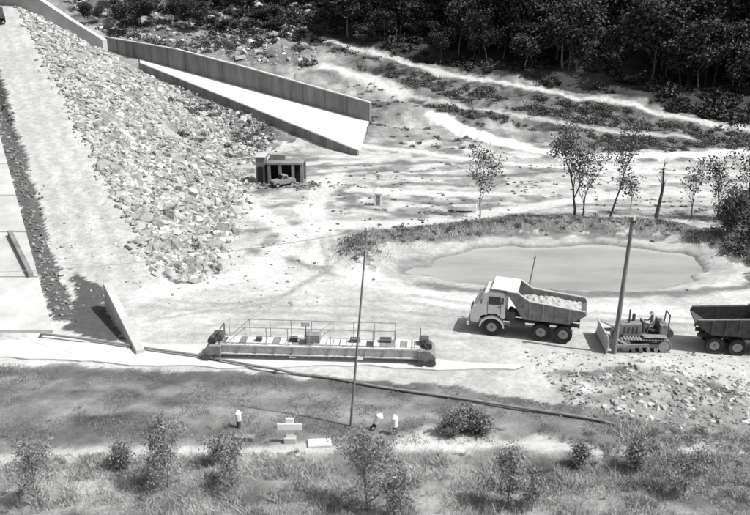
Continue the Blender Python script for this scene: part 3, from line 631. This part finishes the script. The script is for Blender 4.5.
xx,yy=onridge(380,.9);scatter(scr,BM,xx,yy,.1,.38,'bush')
fsb=empty('foreground_scrub')
x,y=inp([(8.5,30.5),(13,31),(19,32),(19,26),(9,26.5)],75);scatter(fsb,BF,x,y,.15,.6,'weed_bush')
x,y=inp([(-16,24.5),(14,24.5),(15,29),(-18,29)],60);scatter(fsb,BF,x,y,.1,.35,'weed_bush')
x,y=inp([(-18,29.6),(9,30),(7,31.5),(-18,31)],36);scatter(fsb,BF,x,y,.08,.3,'weed_bush')
x=rng.uniform(-45,110,2900);y=rng.uniform(98,190,2900);k=(y>np.interp(x,*FL)+1.5+5*rng.random(2900))&(np.abs(x)<y*.56+8);x,y=x[k],y[k]
scatter(fo,TM,x[:680],y[:680],.45,1.15,'tree')
x=rng.uniform(-25,110,1800);y=rng.uniform(98,150,1800);k=(y>np.interp(x,*FL)+1.)&(np.abs(x)<y*.56+8);x,y=x[k],y[k];scatter(fo,BD,x[:520],y[:520],.4,1.5,'understorey')
x=rng.uniform(-90,-15,150);y=rng.uniform(160,200,150);scatter(fo,TM,x,y,.6,1.,'tree')
x=rng.uniform(-50,-12,50);y=rng.uniform(140,160,50);scatter(fo,TM,x,y,.25,.5,'tree')
# ---------------------------------------------------------------- grass
def grass(name,x,y,h,m,nb=6,w=.012,sp_r=.09):
    n=len(x);z=H(x,y);bx=np.repeat(x,nb)+rng.normal(0,sp_r,n*nb);by=np.repeat(y,nb)+rng.normal(0,sp_r,n*nb);bz=np.repeat(z,nb)
    hh=np.repeat(h,nb)*rng.uniform(.5,1.2,n*nb);a=rng.uniform(0,6.28,n*nb);l=rng.normal(0,.5,(n*nb,2))*hh[:,None]
    c=np.stack([bx,by,bz-.03],1);d=np.stack([np.cos(a)*w,np.sin(a)*w,0*a],1);t=c+np.stack([l[:,0],l[:,1],hh],1)
    V=np.stack([c-d,c+d,t],1).reshape(-1,3);obj(name,fmesh(name,V,np.arange(len(V)).reshape(-1,3),m))
n=26000;x=rng.uniform(-18,20,n);y=rng.uniform(22.3,29,n);k=(fbm(x,y,1.1,4,4)>.47);x,y=x[k],y[k]
grass('foreground_grass',x,y,.06+.65*fbm(x,y,.9,3,9)**2.4,M['grass'],7,.012)
x=rng.uniform(-18,20,1300);y=rng.uniform(22.3,29,1300);grass('dry_grass_stalks',x,y,rng.uniform(.3,.85,1300),M['grass'],4,.009,.05)
x,y=inp(FIELD[1:6]+[(12,29.8),(-19,29.6)],18000);k=fbm(x,y,1.2,4,14)>.52;x,y=x[k],y[k];grass('field_grass',x,y,np.full(len(x),.12),M['grassd'],5,.012)
x,y=inp([(10.5,32.5),(13,30.8),(22,31),(22,26),(9,27)],5500);k=fbm(x,y,1.,3,24)>.4;x,y=x[k],y[k];grass('bank_grass',x,y,.1+.5*fbm(x,y,1.,3,19)**1.8,M['grass'],6,.012)
x,y=onridge(6500,.9);grass('berm_grass',x,y,np.full(6500,.22),M['grass'],4,.02,.15)
# ---------------------------------------------------------------- light, sky, camera
S=Vector((.93,-.3,0)).normalized()*math.cos(math.radians(56))+Vector((0,0,math.sin(math.radians(56))))
sl=bpy.data.lights.new('sun','SUN');sl.energy=5;sl.angle=math.radians(.6);sl.color=(1,.99,.975)
so=bpy.data.objects.new('sun',sl);C.objects.link(so);so.rotation_euler=S.to_track_quat('Z','Y').to_euler()
w=bpy.data.worlds.new('World');bpy.context.scene.world=w;w.use_nodes=True;nt=w.node_tree
sk=nt.nodes.new('ShaderNodeTexSky');sk.sky_type='NISHITA';sk.sun_disc=False;sk.sun_elevation=math.radians(56);sk.sun_rotation=math.atan2(S.x,S.y);sk.dust_density=3
bw=nt.nodes.new('ShaderNodeRGBToBW');nt.links.new(sk.outputs[0],bw.inputs[0]);bg=nt.nodes['Background'];nt.links.new(bw.outputs[0],bg.inputs[0]);bg.inputs[1].default_value=.15
sc=bpy.context.scene;sc.view_settings.view_transform='Standard';sc.view_settings.look='None';sc.view_settings.exposure=0
cd=bpy.data.cameras.new('camera');cd.lens=38.4;cd.sensor_width=36;cd.clip_end=3000
cd.dof.use_dof=True;cd.dof.focus_distance=110;cd.dof.aperture_fstop=.8
co=bpy.data.objects.new('camera',cd);C.objects.link(co);co.location=(0,0,18);co.rotation_euler=(math.radians(72),0,0);sc.camera=co
